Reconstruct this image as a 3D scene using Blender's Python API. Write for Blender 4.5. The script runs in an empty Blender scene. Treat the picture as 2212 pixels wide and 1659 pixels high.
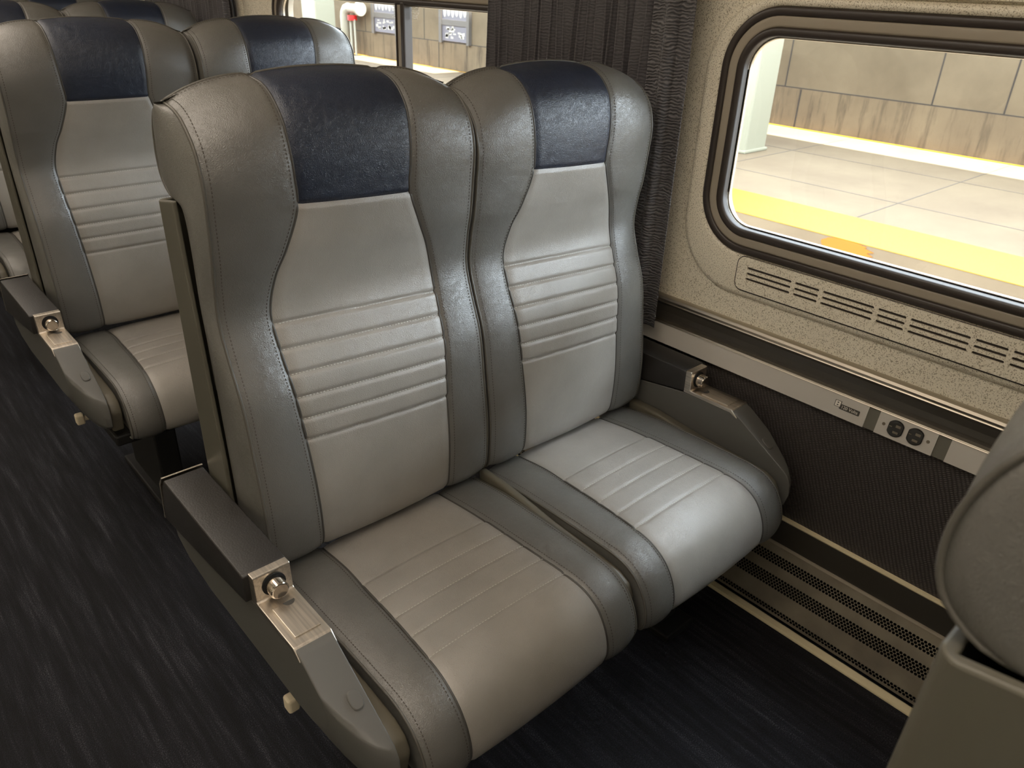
import bpy, bmesh, math, random
from mathutils import Vector, Matrix
random.seed(7)
SC = bpy.context.scene
COL = SC.collection
PI = math.pi
H = 1.35            # camera height above the carpet
WX = 1.4386         # window wall distance from the camera
CX1, CX2 = .612, 1.088   # centres of the aisle seat and the window seat
PY, PZ = .99, .45   # recline pivot

# ------------------------------------------------------------------ materials
def s2l(c):
    return tuple(((v/255)/12.92 if v/255 <= .04045 else ((v/255+.055)/1.055)**2.4) for v in c)
def new_mat(name):
    m = bpy.data.materials.new(name); m.use_nodes = True
    nt = m.node_tree; b = nt.nodes['Principled BSDF']
    return m, nt, b
def N(nt, typ, **kw):
    n = nt.nodes.new(typ)
    for k, v in kw.items():
        if k.startswith('i_'): n.inputs[k[2:].replace('_', ' ')].default_value = v
        else: setattr(n, k, v)
    return n
def coords(nt, scale=(1, 1, 1), rot=(0, 0, 0), kind='Object'):
    tc = N(nt, 'ShaderNodeTexCoord'); mp = N(nt, 'ShaderNodeMapping')
    mp.inputs['Scale'].default_value = scale; mp.inputs['Rotation'].default_value = rot
    nt.links.new(tc.outputs[kind], mp.inputs['Vector']); return mp.outputs['Vector']
def bump(nt, b, height, strength=.3, dist=.001, prev=None):
    n = N(nt, 'ShaderNodeBump'); n.inputs['Strength'].default_value = strength; n.inputs['Distance'].default_value = dist
    nt.links.new(height, n.inputs['Height'])
    if prev: nt.links.new(prev, n.inputs['Normal'])
    nt.links.new(n.outputs['Normal'], b.inputs['Normal']); return n.outputs['Normal']
def ramp(nt, fac, stops):
    r = N(nt, 'ShaderNodeValToRGB'); cr = r.color_ramp
    while len(cr.elements) < len(stops): cr.elements.new(.5)
    for e, (p, c) in zip(cr.elements, stops): e.position = p; e.color = (*c, 1) if len(c) == 3 else c
    nt.links.new(fac, r.inputs['Fac']); return r.outputs['Color']
def plain(name, rgb, rough=.5, metal=0, spec=.5, coat=0):
    m, nt, b = new_mat(name)
    b.inputs['Base Color'].default_value = (*s2l(rgb), 1); b.inputs['Roughness'].default_value = rough
    b.inputs['Metallic'].default_value = metal; b.inputs['Specular IOR Level'].default_value = spec
    b.inputs['Coat Weight'].default_value = coat
    return m
def leather(name, rgb, rough=.4, spec=.6, grain=.35):
    m, nt, b = new_mat(name)
    v = coords(nt)
    n1 = N(nt, 'ShaderNodeTexNoise', i_Scale=9., i_Detail=4.); nt.links.new(v, n1.inputs['Vector'])
    c = s2l(rgb)
    col = ramp(nt, n1.outputs['Fac'], [(.3, tuple(x*.90 for x in c)), (.7, tuple(x*1.10 for x in c))])
    nt.links.new(col, b.inputs['Base Color'])
    vo = N(nt, 'ShaderNodeTexVoronoi', i_Scale=400.); vo.feature = 'DISTANCE_TO_EDGE'
    nw = N(nt, 'ShaderNodeTexNoise', i_Scale=60., i_Detail=3.); nt.links.new(v, nw.inputs['Vector'])
    mx = N(nt, 'ShaderNodeMixRGB'); mx.inputs['Fac'].default_value = .02
    nt.links.new(v, mx.inputs['Color1']); nt.links.new(nw.outputs['Color'], mx.inputs['Color2'])
    nt.links.new(mx.outputs['Color'], vo.inputs['Vector'])
    p = bump(nt, b, vo.outputs['Distance'], grain*1.6, .0009)
    n3 = N(nt, 'ShaderNodeTexNoise', i_Scale=35., i_Detail=5.); nt.links.new(v, n3.inputs['Vector'])
    bump(nt, b, n3.outputs['Fac'], .2, .003, p)
    rr = ramp(nt, n3.outputs['Fac'], [(.3, (rough-.02,)*3), (.7, (rough+.05,)*3)])
    nt.links.new(rr, b.inputs['Roughness'])
    b.inputs['Specular IOR Level'].default_value = spec
    return m
def plastic(name, rgb, rough=.42, spec=.5, sc=600, st=.15):
    m, nt, b = new_mat(name)
    b.inputs['Base Color'].default_value = (*s2l(rgb), 1); b.inputs['Roughness'].default_value = rough
    b.inputs['Specular IOR Level'].default_value = spec
    n = N(nt, 'ShaderNodeTexNoise', i_Scale=float(sc), i_Detail=2.); nt.links.new(coords(nt), n.inputs['Vector'])
    bump(nt, b, n.outputs['Fac'], st, .0006); return m
def brushed(name, rgb, rough=.3, scale=(4, 400, 400)):
    m, nt, b = new_mat(name)
    n = N(nt, 'ShaderNodeTexNoise', i_Scale=1., i_Detail=4.); nt.links.new(coords(nt, scale), n.inputs['Vector'])
    c = s2l(rgb)
    nt.links.new(ramp(nt, n.outputs['Fac'], [(.3, tuple(x*.8 for x in c)), (.7, tuple(min(1, x*1.1) for x in c))]), b.inputs['Base Color'])
    b.inputs['Metallic'].default_value = 1; b.inputs['Roughness'].default_value = rough
    bump(nt, b, n.outputs['Fac'], .12, .0005); return m

M = {}
M['bolster'] = leather('bolster leather', (97, 95, 90), .36, .9)
M['centre'] = leather('centre leather', (146, 141, 134), .36, .7, .3)
M['navy'] = leather('navy leather', (30, 38, 55), .36, .7, .4)
M['piping'] = leather('piping leather', (72, 70, 66), .4, .5, .1)
M['edgepiping'] = leather('edge piping leather', (86, 83, 76), .4, .5, .1)
M['thread'] = plain('pale thread', (176, 172, 164), .7)
M['darkthread'] = plain('dark thread', (70, 64, 56), .7)
M['shell'] = plastic('seat shell plastic', (88, 85, 74), .4)
M['arm'] = plastic('armrest plastic', (92, 91, 87), .4)
M['pad'] = plastic('armrest pad', (40, 38, 36), .42, .5, 350, .5)
M['steel'] = brushed('polished steel', (226, 216, 202), .34, (300, 8, 300))
M['steel2'] = plain('knob steel', (200, 190, 178), .16, 1)
M['black'] = plain('black recess', (9, 9, 9), .8)
M['frame'] = plain('dark seat frame', (24, 23, 22), .6)
M['cream'] = plain('cream plastic', (225, 210, 180), .5)
M['pan'] = plastic('seat pan plastic', (96, 91, 78), .4)
M['rubber'] = plain('dark rubber gasket', (52, 44, 38), .38, 0, .5)
M['light_frame'] = plain('tan metal frame', (150, 139, 122), .45, 0, .5)
M['rail_black'] = plain('dark rail', (58, 54, 47), .4, 0, .6)
M['alu'] = brushed('aluminium bead', (205, 196, 180), .38, (400, 3, 400))
M['sill'] = plain('worn cream sill with painted reflection', (246, 230, 190), .4, .15)  # bright reflection on the trim put into a pale, barely metallic base colour
M['strip'] = plastic('power strip face', (188, 182, 173), .38, .6, 900, .06)
M['insert'] = plain('grey insert', (96, 93, 82), .5)
M['outlet'] = plain('black outlet', (14, 13, 12), .22, 0, .6)
M['slot'] = plain('brass slot', (120, 112, 100), .4, .6)
M['label'] = plain('grey label', (66, 63, 58), .5)
M['white'] = plain('white print', (222, 216, 204), .5)
M['ceil'] = plain('ceiling panel', (186, 176, 158), .6)
M['darkwall'] = plain('dark side wall', (60, 57, 53), .7)

def speckle():
    m, nt, b = new_mat('speckled wall laminate')
    v = coords(nt)
    n = N(nt, 'ShaderNodeTexNoise', i_Scale=430., i_Detail=1.5, i_Roughness=.5); nt.links.new(v, n.inputs['Vector'])
    a, c, d = s2l((158, 148, 126)), s2l((222, 212, 190)), s2l((230, 221, 201))
    nt.links.new(ramp(nt, n.outputs['Fac'], [(.36, a), (.43, c), (.62, d)]), b.inputs['Base Color'])
    b.inputs['Roughness'].default_value = .45
    bump(nt, b, n.outputs['Fac'], .1, .0008); return m
M['speckle'] = speckle()

def weave():
    m, nt, b = new_mat('embossed dark wall panel')
    v = coords(nt, (1, 1, 1), (math.radians(24), 0, 0))
    wz = N(nt, 'ShaderNodeTexWave', i_Scale=80., i_Distortion=3.5, i_Detail=1.)
    wz.inputs['Detail Scale'].default_value = .35; wz.bands_direction = 'Z'
    wy = N(nt, 'ShaderNodeTexWave', i_Scale=40., i_Distortion=2.); wy.bands_direction = 'Y'
    nt.links.new(v, wz.inputs['Vector']); nt.links.new(v, wy.inputs['Vector'])
    mu = N(nt, 'ShaderNodeMath', operation='MULTIPLY'); nt.links.new(wz.outputs['Fac'], mu.inputs[0]); nt.links.new(wy.outputs['Fac'], mu.inputs[1])
    nt.links.new(ramp(nt, mu.outputs[0], [(0, s2l((52, 47, 45))), (1, s2l((88, 82, 77)))]), b.inputs['Base Color'])
    b.inputs['Roughness'].default_value = .55
    bump(nt, b, mu.outputs[0], .6, .002); return m
M['weave'] = weave()

def carpet():
    m, nt, b = new_mat('dark navy carpet')
    v = coords(nt)
    vs = coords(nt, (55, 3.2, 1)); n = N(nt, 'ShaderNodeTexNoise', i_Scale=1., i_Detail=3., i_Roughness=.65); nt.links.new(vs, n.inputs['Vector'])
    f = N(nt, 'ShaderNodeTexNoise', i_Scale=420., i_Detail=2.); nt.links.new(v, f.inputs['Vector'])
    md = N(nt, 'ShaderNodeMath', operation='MULTIPLY'); nt.links.new(n.outputs['Fac'], md.inputs[0]); nt.links.new(f.outputs['Fac'], md.inputs[1])
    nt.links.new(ramp(nt, md.outputs[0], [(.2, s2l((24, 24, 28))), (.32, s2l((40, 41, 48))), (.43, s2l((80, 80, 86)))]), b.inputs['Base Color'])
    b.inputs['Roughness'].default_value = .85; b.inputs['Specular IOR Level'].default_value = .3
    # ribs across the travel direction
    w = N(nt, 'ShaderNodeTexWave', i_Scale=11., i_Distortion=.6); w.bands_direction = 'X'; nt.links.new(v, w.inputs['Vector'])
    p = bump(nt, b, f.outputs['Fac'], .9, .004); bump(nt, b, w.outputs['Fac'], .3, .003, p)
    return m
M['carpet'] = carpet()

def curtain_mat(name, wb, lo, hi, wd):
    m, nt, b = new_mat(name)
    w = N(nt, 'ShaderNodeTexWave', i_Scale=48., i_Distortion=8., i_Detail=2.); w.inputs['Detail Scale'].default_value = .9; w.bands_direction = 'Z'
    nt.links.new(coords(nt), w.inputs['Vector'])
    n = N(nt, 'ShaderNodeTexNoise', i_Scale=1., i_Detail=3., i_Distortion=.6); nt.links.new(coords(nt, (40, 40, 300)), n.inputs['Vector'])
    nt.links.new(ramp(nt, w.outputs['Fac'], [(.0, s2l(lo)), (1., s2l(hi))]), b.inputs['Base Color'])
    b.inputs['Roughness'].default_value = .5; b.inputs['Sheen Weight'].default_value = .2
    p = bump(nt, b, w.outputs['Fac'], wb, wd); bump(nt, b, n.outputs['Fac'], .5, .0015, p); return m
M['curtain'] = curtain_mat('charcoal curtain', .25, (58, 55, 57), (78, 74, 76), .0008)
M['hem'] = curtain_mat('crinkled curtain hem', .8, (52, 50, 52), (104, 100, 100), .003)  # window light on the crinkles put into wider light and dark greys

def perforated():
    """grey painted steel with rows of punched holes: real openings (transparent) over a dark box"""
    m, nt, b = new_mat('perforated heater metal')
    tc = N(nt, 'ShaderNodeTexCoord'); sp = N(nt, 'ShaderNodeSeparateXYZ'); nt.links.new(tc.outputs['UV'], sp.inputs[0])
    def math_(op, a, bb=None, c=None):
        n = N(nt, 'ShaderNodeMath', operation=op)
        for i, q in enumerate((a, bb, c)):
            if q is None: continue
            if isinstance(q, (int, float)): n.inputs[i].default_value = q
            else: nt.links.new(q, n.inputs[i])
        return n.outputs[0]
    U, V = sp.outputs[0], sp.outputs[1]          # metres along, metres down the face
    py, pv = .0080, .0062
    vr = math_('DIVIDE', V, pv); row = math_('FLOOR', vr)
    odd = math_('MODULO', row, 2.)
    uu = math_('ADD', math_('DIVIDE', U, py), math_('MULTIPLY', odd, .5))
    du = math_('MULTIPLY', math_('SUBTRACT', math_('FRACT', uu), .5), py)
    dv = math_('MULTIPLY', math_('SUBTRACT', math_('FRACT', vr), .5), pv)
    r = math_('SQRT', math_('ADD', math_('MULTIPLY', du, du), math_('MULTIPLY', dv, dv)))
    hole = math_('LESS_THAN', r, .0032)
    def band(a, c): return math_('MULTIPLY', math_('GREATER_THAN', row, a-.5), math_('LESS_THAN', row, c+.5))
    bands = math_('ADD', math_('ADD', band(4, 7), band(12, 16)), band(24, 25))
    fac = math_('MULTIPLY', hole, bands)
    b.inputs['Base Color'].default_value = (*s2l((104, 97, 84)), 1); b.inputs['Metallic'].default_value = .4; b.inputs['Roughness'].default_value = .42
    n = N(nt, 'ShaderNodeTexNoise', i_Scale=12., i_Detail=5.); nt.links.new(coords(nt), n.inputs['Vector'])
    nt.links.new(ramp(nt, n.outputs['Fac'], [(.3, s2l((128, 119, 105))), (.7, s2l((158, 148, 130)))]), b.inputs['Base Color'])
    tr = N(nt, 'ShaderNodeBsdfTransparent'); mx = N(nt, 'ShaderNodeMixShader'); out = nt.nodes['Material Output']
    nt.links.new(fac, mx.inputs[0]); nt.links.new(b.outputs[0], mx.inputs[1]); nt.links.new(tr.outputs[0], mx.inputs[2])
    nt.links.new(mx.outputs[0], out.inputs['Surface']); return m
M['perf'] = perforated()

def glass():
    m = bpy.data.materials.new('window glass'); m.use_nodes = True; nt = m.node_tree
    nt.nodes.remove(nt.nodes['Principled BSDF']); out = nt.nodes['Material Output']
    tr = N(nt, 'ShaderNodeBsdfTransparent'); tr.inputs[0].default_value = (.93, .95, .94, 1)
    gl = N(nt, 'ShaderNodeBsdfGlossy'); gl.inputs['Roughness'].default_value = .03; gl.inputs[0].default_value = (1, 1, 1, 1)
    mx = N(nt, 'ShaderNodeMixShader')
    mx.inputs[0].default_value = .03; nt.links.new(tr.outputs[0], mx.inputs[1]); nt.links.new(gl.outputs[0], mx.inputs[2])
    nt.links.new(mx.outputs[0], out.inputs['Surface']); return m
M['glass'] = glass()

def concrete(name, lo, hi, streak=(0, 0, 0), joints=None, rough=.85):
    m, nt, b = new_mat(name)
    v = coords(nt)
    n = N(nt, 'ShaderNodeTexNoise', i_Scale=1.6, i_Detail=7., i_Roughness=.62); nt.links.new(v, n.inputs['Vector'])
    col = ramp(nt, n.outputs['Fac'], [(.32, s2l(lo)), (.68, s2l(hi))])
    if streak != (0, 0, 0):
        vs = coords(nt, (1, 4.5, .55)); s = N(nt, 'ShaderNodeTexNoise', i_Scale=1.8, i_Detail=5., i_Roughness=.7); nt.links.new(vs, s.inputs['Vector'])
        f = ramp(nt, s.outputs['Fac'], [(.5, (0, 0, 0)), (.72, (.75, .75, .75))])
        mx = N(nt, 'ShaderNodeMixRGB'); nt.links.new(f, mx.inputs['Fac']); nt.links.new(col, mx.inputs['Color1']); mx.inputs['Color2'].default_value = (*s2l(streak), 1)
        col = mx.outputs['Color']
    nt.links.new(col, b.inputs['Base Color']); b.inputs['Roughness'].default_value = rough; b.inputs['Specular IOR Level'].default_value = .2
    bump(nt, b, n.outputs['Fac'], .3, .01); return m
M['wallconc'] = concrete('stained retaining wall concrete', (90, 78, 61), (106, 93, 74))
M['wallbase'] = concrete('streaked wall footing concrete', (90, 77, 60), (106, 92, 72), (38, 30, 24))
M['platform'] = concrete('platform paving', (94, 80, 63), (105, 91, 72))
M['joint'] = plain('paving joint', (70, 61, 51), .9)
M['wjoint'] = plain('wall joint', (46, 40, 34), .9)
M['yellow'] = plain('yellow safety paint', (138, 98, 0), .6, 0, .3)
M['orange'] = plain('orange paint drip', (150, 80, 6), .6, 0, .3)
M['column'] = plain('cream painted column', (122, 119, 102), .6, 0, .3)
M['pipe'] = plain('white painted pipe', (150, 147, 134), .5, 0, .3)
M['red'] = plain('red valve collar', (190, 20, 14), .5)
M['ballast'] = concrete('track ballast', (80, 74, 66), (120, 112, 100))
M['steelrail'] = plain('rusty rail', (110, 88, 70), .5, .6)
M['paper'] = plain('white poster paper', (160, 155, 146), .6)
M['board'] = plain('grey board frame', (84, 78, 72), .6)
M['poster'] = plain('lilac grey poster', (98, 94, 100), .6)
M['leaf'] = plain('green weed leaf', (110, 140, 70), .7)
M['roof'] = plain('canopy steel', (120, 118, 112), .7)

# ------------------------------------------------------------------ object helpers
def mkmesh(name, verts, faces, mat, smooth=True, uvs=None):
    me = bpy.data.meshes.new(name); me.from_pydata([tuple(v) for v in verts], [], faces); me.update()
    if mat: me.materials.append(mat)
    if smooth: me.polygons.foreach_set('use_smooth', [True]*len(me.polygons))
    if uvs:
        ul = me.uv_layers.new(name='UVMap')
        for l in me.loops: ul.data[l.index].uv = uvs[l.vertex_index]
    return me
WORLD = {}
def link(name, me, parent=None, origin=None):
    """vertices of me are in place (world); origin = object origin in world"""
    o = bpy.data.objects.new(name, me); COL.objects.link(o)
    po = WORLD.get(parent.name, Vector((0, 0, 0))) if parent else Vector((0, 0, 0))
    og = Vector(origin) if origin is not None else po
    if me is not None:
        me.transform(Matrix.Translation(-og))
    if parent: o.parent = parent
    o.location = og-po
    WORLD[o.name] = og
    return o
def bevel(o, w, seg=2, ang=40):
    m = o.modifiers.new('bevel', 'BEVEL'); m.width = w; m.segments = seg; m.limit_method = 'ANGLE'; m.angle_limit = math.radians(ang)
    m.harden_normals = False
    return o
def thing(name, label, cat, loc, group=None):
    o = link(name, None, None, loc); o['label'] = label; o['category'] = cat
    if group: o['group'] = group
    return o
def tag(o, label, cat, group=None):
    o['label'] = label; o['category'] = cat
    if group: o['group'] = group
    return o
def struct(o): o['kind'] = 'structure'; return o
class MB:
    def __init__(s): s.v = []; s.f = []; s.mi = []; s.cur = 0
    def add(s, v, f):
        k = len(s.v); s.v += [Vector(p) for p in v]; s.f += [tuple(i+k for i in q) for q in f]; s.mi += [s.cur]*len(f); return s
    def box(s, x0, x1, y0, y1, z0, z1):
        return s.add([(x0, y0, z0), (x1, y0, z0), (x1, y1, z0), (x0, y1, z0), (x0, y0, z1), (x1, y0, z1), (x1, y1, z1), (x0, y1, z1)],
                     [(0, 3, 2, 1), (4, 5, 6, 7), (0, 1, 5, 4), (1, 2, 6, 5), (2, 3, 7, 6), (3, 0, 4, 7)])
    def cyl(s, p0, p1, r, n=24, r1=None):
        p0, p1 = Vector(p0), Vector(p1); d = (p1-p0).normalized(); a = d.orthogonal().normalized(); b = d.cross(a); r1 = r if r1 is None else r1
        v = [p0+(a*math.cos(2*PI*i/n)+b*math.sin(2*PI*i/n))*r for i in range(n)]+[p1+(a*math.cos(2*PI*i/n)+b*math.sin(2*PI*i/n))*r1 for i in range(n)]
        f = [(i, (i+1) % n, n+(i+1) % n, n+i) for i in range(n)]+[tuple(range(n-1, -1, -1)), tuple(range(n, 2*n))]
        return s.add(v, f)
    def tube(s, pts, r, n=8, closed=False):
        pts = [Vector(p) for p in pts]; L = len(pts); v = []; prev = None
        for i, p in enumerate(pts):
            t = (pts[min(i+1, L-1)]-pts[max(i-1, 0)]).normalized()
            a = t.orthogonal().normalized() if prev is None else (prev-t*prev.dot(t)).normalized()
            prev = a; b = t.cross(a)
            v += [p+(a*math.cos(2*PI*k/n)+b*math.sin(2*PI*k/n))*r for k in range(n)]
        f = [(i*n+k, i*n+(k+1) % n, (i+1)*n+(k+1) % n, (i+1)*n+k) for i in range(L-1) for k in range(n)]
        f += [tuple(range(n-1, -1, -1)), tuple((L-1)*n+k for k in range(n))]
        return s.add(v, f)
    def prism(s, poly, x0, x1):
        """poly = list of (y, z); extruded along x"""
        n = len(poly); v = [(x0, y, z) for y, z in poly]+[(x1, y, z) for y, z in poly]
        return s.add(v, [(i, (i+1) % n, n+(i+1) % n, n+i) for i in range(n)]+[tuple(range(n-1, -1, -1)), tuple(range(n, 2*n))])
    def prism_y(s, poly, y0, y1):
        """poly = list of (x, z); extruded along y"""
        n = len(poly); v = [(x, y0, z) for x, z in poly]+[(x, y1, z) for x, z in poly]
        return s.add(v, [(i, (i+1) % n, n+(i+1) % n, n+i) for i in range(n)]+[tuple(range(n-1, -1, -1)), tuple(range(n, 2*n))])
    def grid(s, g):
        R, Cn = len(g), len(g[0]); v = [p for row in g for p in row]
        return s.add(v, [(i*Cn+j, i*Cn+j+1, (i+1)*Cn+j+1, (i+1)*Cn+j) for i in range(R-1) for j in range(Cn-1)])
    def build(s, name, mat, parent=None, origin=None, smooth=False, mirror=None, fix=True):
        v = s.v
        if mirror is not None: v = [Vector((2*mirror-p.x, p.y, p.z)) for p in v]
        mats = mat if isinstance(mat, (list, tuple)) else [mat]
        me = mkmesh(name, v, s.f, mats[0], smooth)
        for q in mats[1:]: me.materials.append(q)
        if len(mats) > 1: me.polygons.foreach_set('material_index', s.mi)
        if fix:
            bm = bmesh.new(); bm.from_mesh(me)
            if smooth: bmesh.ops.remove_doubles(bm, verts=bm.verts, dist=1e-6)
            bmesh.ops.recalc_face_normals(bm, faces=bm.faces); bm.to_mesh(me); bm.free()
        return link(name, me, parent, origin)

def catmull(P, n):
    """P: list of tuples; returns n samples, evenly in parameter of chord length"""
    P = [tuple(p) for p in P]; d = [0]
    for a, b in zip(P, P[1:]): d.append(d[-1]+max(1e-6, math.dist(a[:2], b[:2])))
    out = []
    for i in range(n):
        t = d[-1]*i/(n-1); k = 0
        while k < len(P)-2 and t > d[k+1]: k += 1
        u = (t-d[k])/(d[k+1]-d[k])
        p0 = P[max(k-1, 0)]; p1 = P[k]; p2 = P[k+1]; p3 = P[min(k+2, len(P)-1)]
        h = d[k+1]-d[k]; m = []
        for c in range(len(P[0])):
            m1 = (p2[c]-p0[c])/max(1e-6, (d[k+1]-d[max(k-1, 0)])); m2 = (p3[c]-p1[c])/max(1e-6, (d[min(k+2, len(P)-1)]-d[k]))
            a = 2*u**3-3*u**2+1; b_ = u**3-2*u**2+u; c_ = -2*u**3+3*u**2; e = u**3-u**2
            m.append(a*p1[c]+b_*h*m1+c_*p2[c]+e*h*m2)
        out.append(tuple(m))
    return out
def sm(a, b, x):
    t = min(1, max(0, (x-a)/(b-a))); return t*t*(3-2*t)
def gauss(d, w): return math.exp(-(d/w)**2)

# ------------------------------------------------------------------ seat upholstery
class Surf:
    """a profile (y, z, seam half width) swept across x; nsign picks the outward side"""
    def __init__(s, knots, n, W, arch=None, back=True, cx=0, slant=0):
        s.P = catmull(knots, n); s.n = n; s.W = W; s.cx = cx; s.back = back; s.arch = arch; s.slant = slant
        s.nor = []
        for i in range(n):
            a = s.P[max(i-1, 0)]; b = s.P[min(i+1, n-1)]; ty, tz = b[0]-a[0], b[1]-a[1]; l = math.hypot(ty, tz) or 1
            s.nor.append((-tz/l, ty/l) if back else (tz/l, -ty/l))
        s.lines = []      # parameter positions of the horizontal stitch lines
        s.cross = None
    def at(s, t):
        t = max(0, min(s.n-1.0001, t)); i = int(t); f = t-i
        a, b = s.P[i], s.P[i+1]; na, nb = s.nor[i], s.nor[i+1]
        return [a[k]*(1-f)+b[k]*f for k in range(3)], [na[k]*(1-f)+nb[k]*f for k in range(2)]
    def tz(s, z, col=1):      # parameter at which coordinate col passes value z
        for i in range(s.n-1):
            a, b = s.P[i][col], s.P[i+1][col]
            if (a-z)*(b-z) <= 0 and a != b: return i+(z-a)/(b-a)
        return 0
    def pt(s, t, u, lift=0):
        (y, z, h), (ny, nz) = s.at(t); W = s.W; au = abs(u)
        puff = 0
        if au <= h:      # centre panel: gentle crown, quilted between stitch lines
            puff += .004*(1-(u/h)**2)
            for L in s.lines:
                d = (t+s.slant_t(u)-L)*s.step
                puff -= s.gd*gauss(d, .0040)
            if s.lines:
                a, b = s.lines[0], s.lines[-1]; tt = t+s.slant_t(u)
                if min(a, b) < tt < max(a, b): puff += .002
            if s.cross is not None: puff -= .0035*gauss((t+s.slant_t(u)-s.cross)*s.step, .004)
        else:
            f = (au-h)/(W-h); puff += s.bol*math.sin(PI*min(1, f)**.85) - s.edge*f**6
        puff -= .0032*gauss(au-h, .0036)
        if s.arch: z = z-s.arch(u)*sm(1.02, 1.2, z)
        if s.soft: puff += s.soft(t, u)
        return Vector((s.cx+u, y+ny*(puff+lift), z+nz*(puff+lift)))
    def slant_t(s, u): return s.slant*u/s.step
    bol = .006; edge = .006; soft = None; gd = .0034
    def panel(s, t0, t1, a0, a1, nr, nc):
        """a in -1..1 of seam half width (|a|<=1) ; 1..2 bolster"""
        g = []
        for i in range(nr+1):
            row = []
            for j in range(nc+1):
                a = a0+(a1-a0)*j/nc
                t = t0+(t1-t0)*i/nr
                if abs(a) <= 1 and s.slanted:
                    hh = s.at(t)[0][2]; u = a*hh
                    ta = t0-(s.slant_t(u) if s.slanted[0] else 0); tb = t1-(s.slant_t(u) if s.slanted[1] else 0)
                    t = ta+(tb-ta)*i/nr
                h = s.at(t)[0][2]
                u = a*h if abs(a) <= 1 else math.copysign(h+(s.W-h)*(abs(a)-1), a)
                row.append(s.pt(t, u))
            g.append(row)
        return g
    slanted = None
    def seam(s, sgn, t0, t1, off=0, n=120, lift=.001):
        out = []
        for i in range(n+1):
            t = t0+(t1-t0)*i/n; h = s.at(t)[0][2]; out.append(s.pt(t, sgn*(h+off), lift))
        return out

def dashes(mb, pts, length=.0034, gap=.0024, w=.0007, hgt=.0006, up=None):
    """short raised thread stitches along a polyline"""
    acc = 0; nxt = 0; i = 0
    for a, b in zip(pts, pts[1:]):
        L = (b-a).length
        if L < 1e-7: continue
        d = (b-a)/L
        while nxt <= acc+L:
            p = a+d*(nxt-acc); q = p+d*length
            n = Vector(up) if up else Vector((0, -1, .3)); sd = d.cross(n).normalized()*w; n = n.normalized()*hgt
            mb.add([p-sd, p+sd, p+(q-p)*.5+n-sd*.4, p+(q-p)*.5+n+sd*.4, q-sd, q+sd], [(0, 1, 3, 2), (2, 3, 5, 4), (0, 2, 4), (1, 5, 3)])
            nxt += length+gap
        acc += L

BACK_KNOTS = [(1.035, .453, .137), (1.0, .453, .137), (.984, .462, .137), (.977, .49, .137), (.977, .57, .139), (.989, .665, .143),
              (1.004, .76, .149), (1.030, .83, .153), (1.046, .885, .153), (1.042, .94, .140), (1.034, .98, .122), (1.028, 1.042, .100),
              (1.025, 1.09, .101), (1.027, 1.13, .103), (1.038, 1.175, .105), (1.062, 1.205, .106), (1.09, 1.220, .106), (1.13, 1.226, .106)]
REAR_KNOTS = [(1.055, .45), (1.085, .47), (1.095, .60), (1.10, .75), (1.104, .90), (1.106, 1.02), (1.118, 1.057), (1.155, 1.062), (1.178, 1.085), (1.186, 1.13),
              (1.180, 1.18), (1.162, 1.212), (1.13, 1.226)]
SEAT_KNOTS = [(1.005, .436, .130), (.92, .447, .131), (.85, .450, .135), (.79, .452, .137), (.73, .453, .140), (.68, .453, .143), (.645, .452, .145), (.615, .445, .147),
              (.588, .428, .148), (.568, .400, .148), (.557, .368, .148), (.556, .342, .148), (.566, .322, .148), (.59, .315, .148)]

def arch(u): return .007+.030*(abs(u)/.235)**2.6

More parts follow.
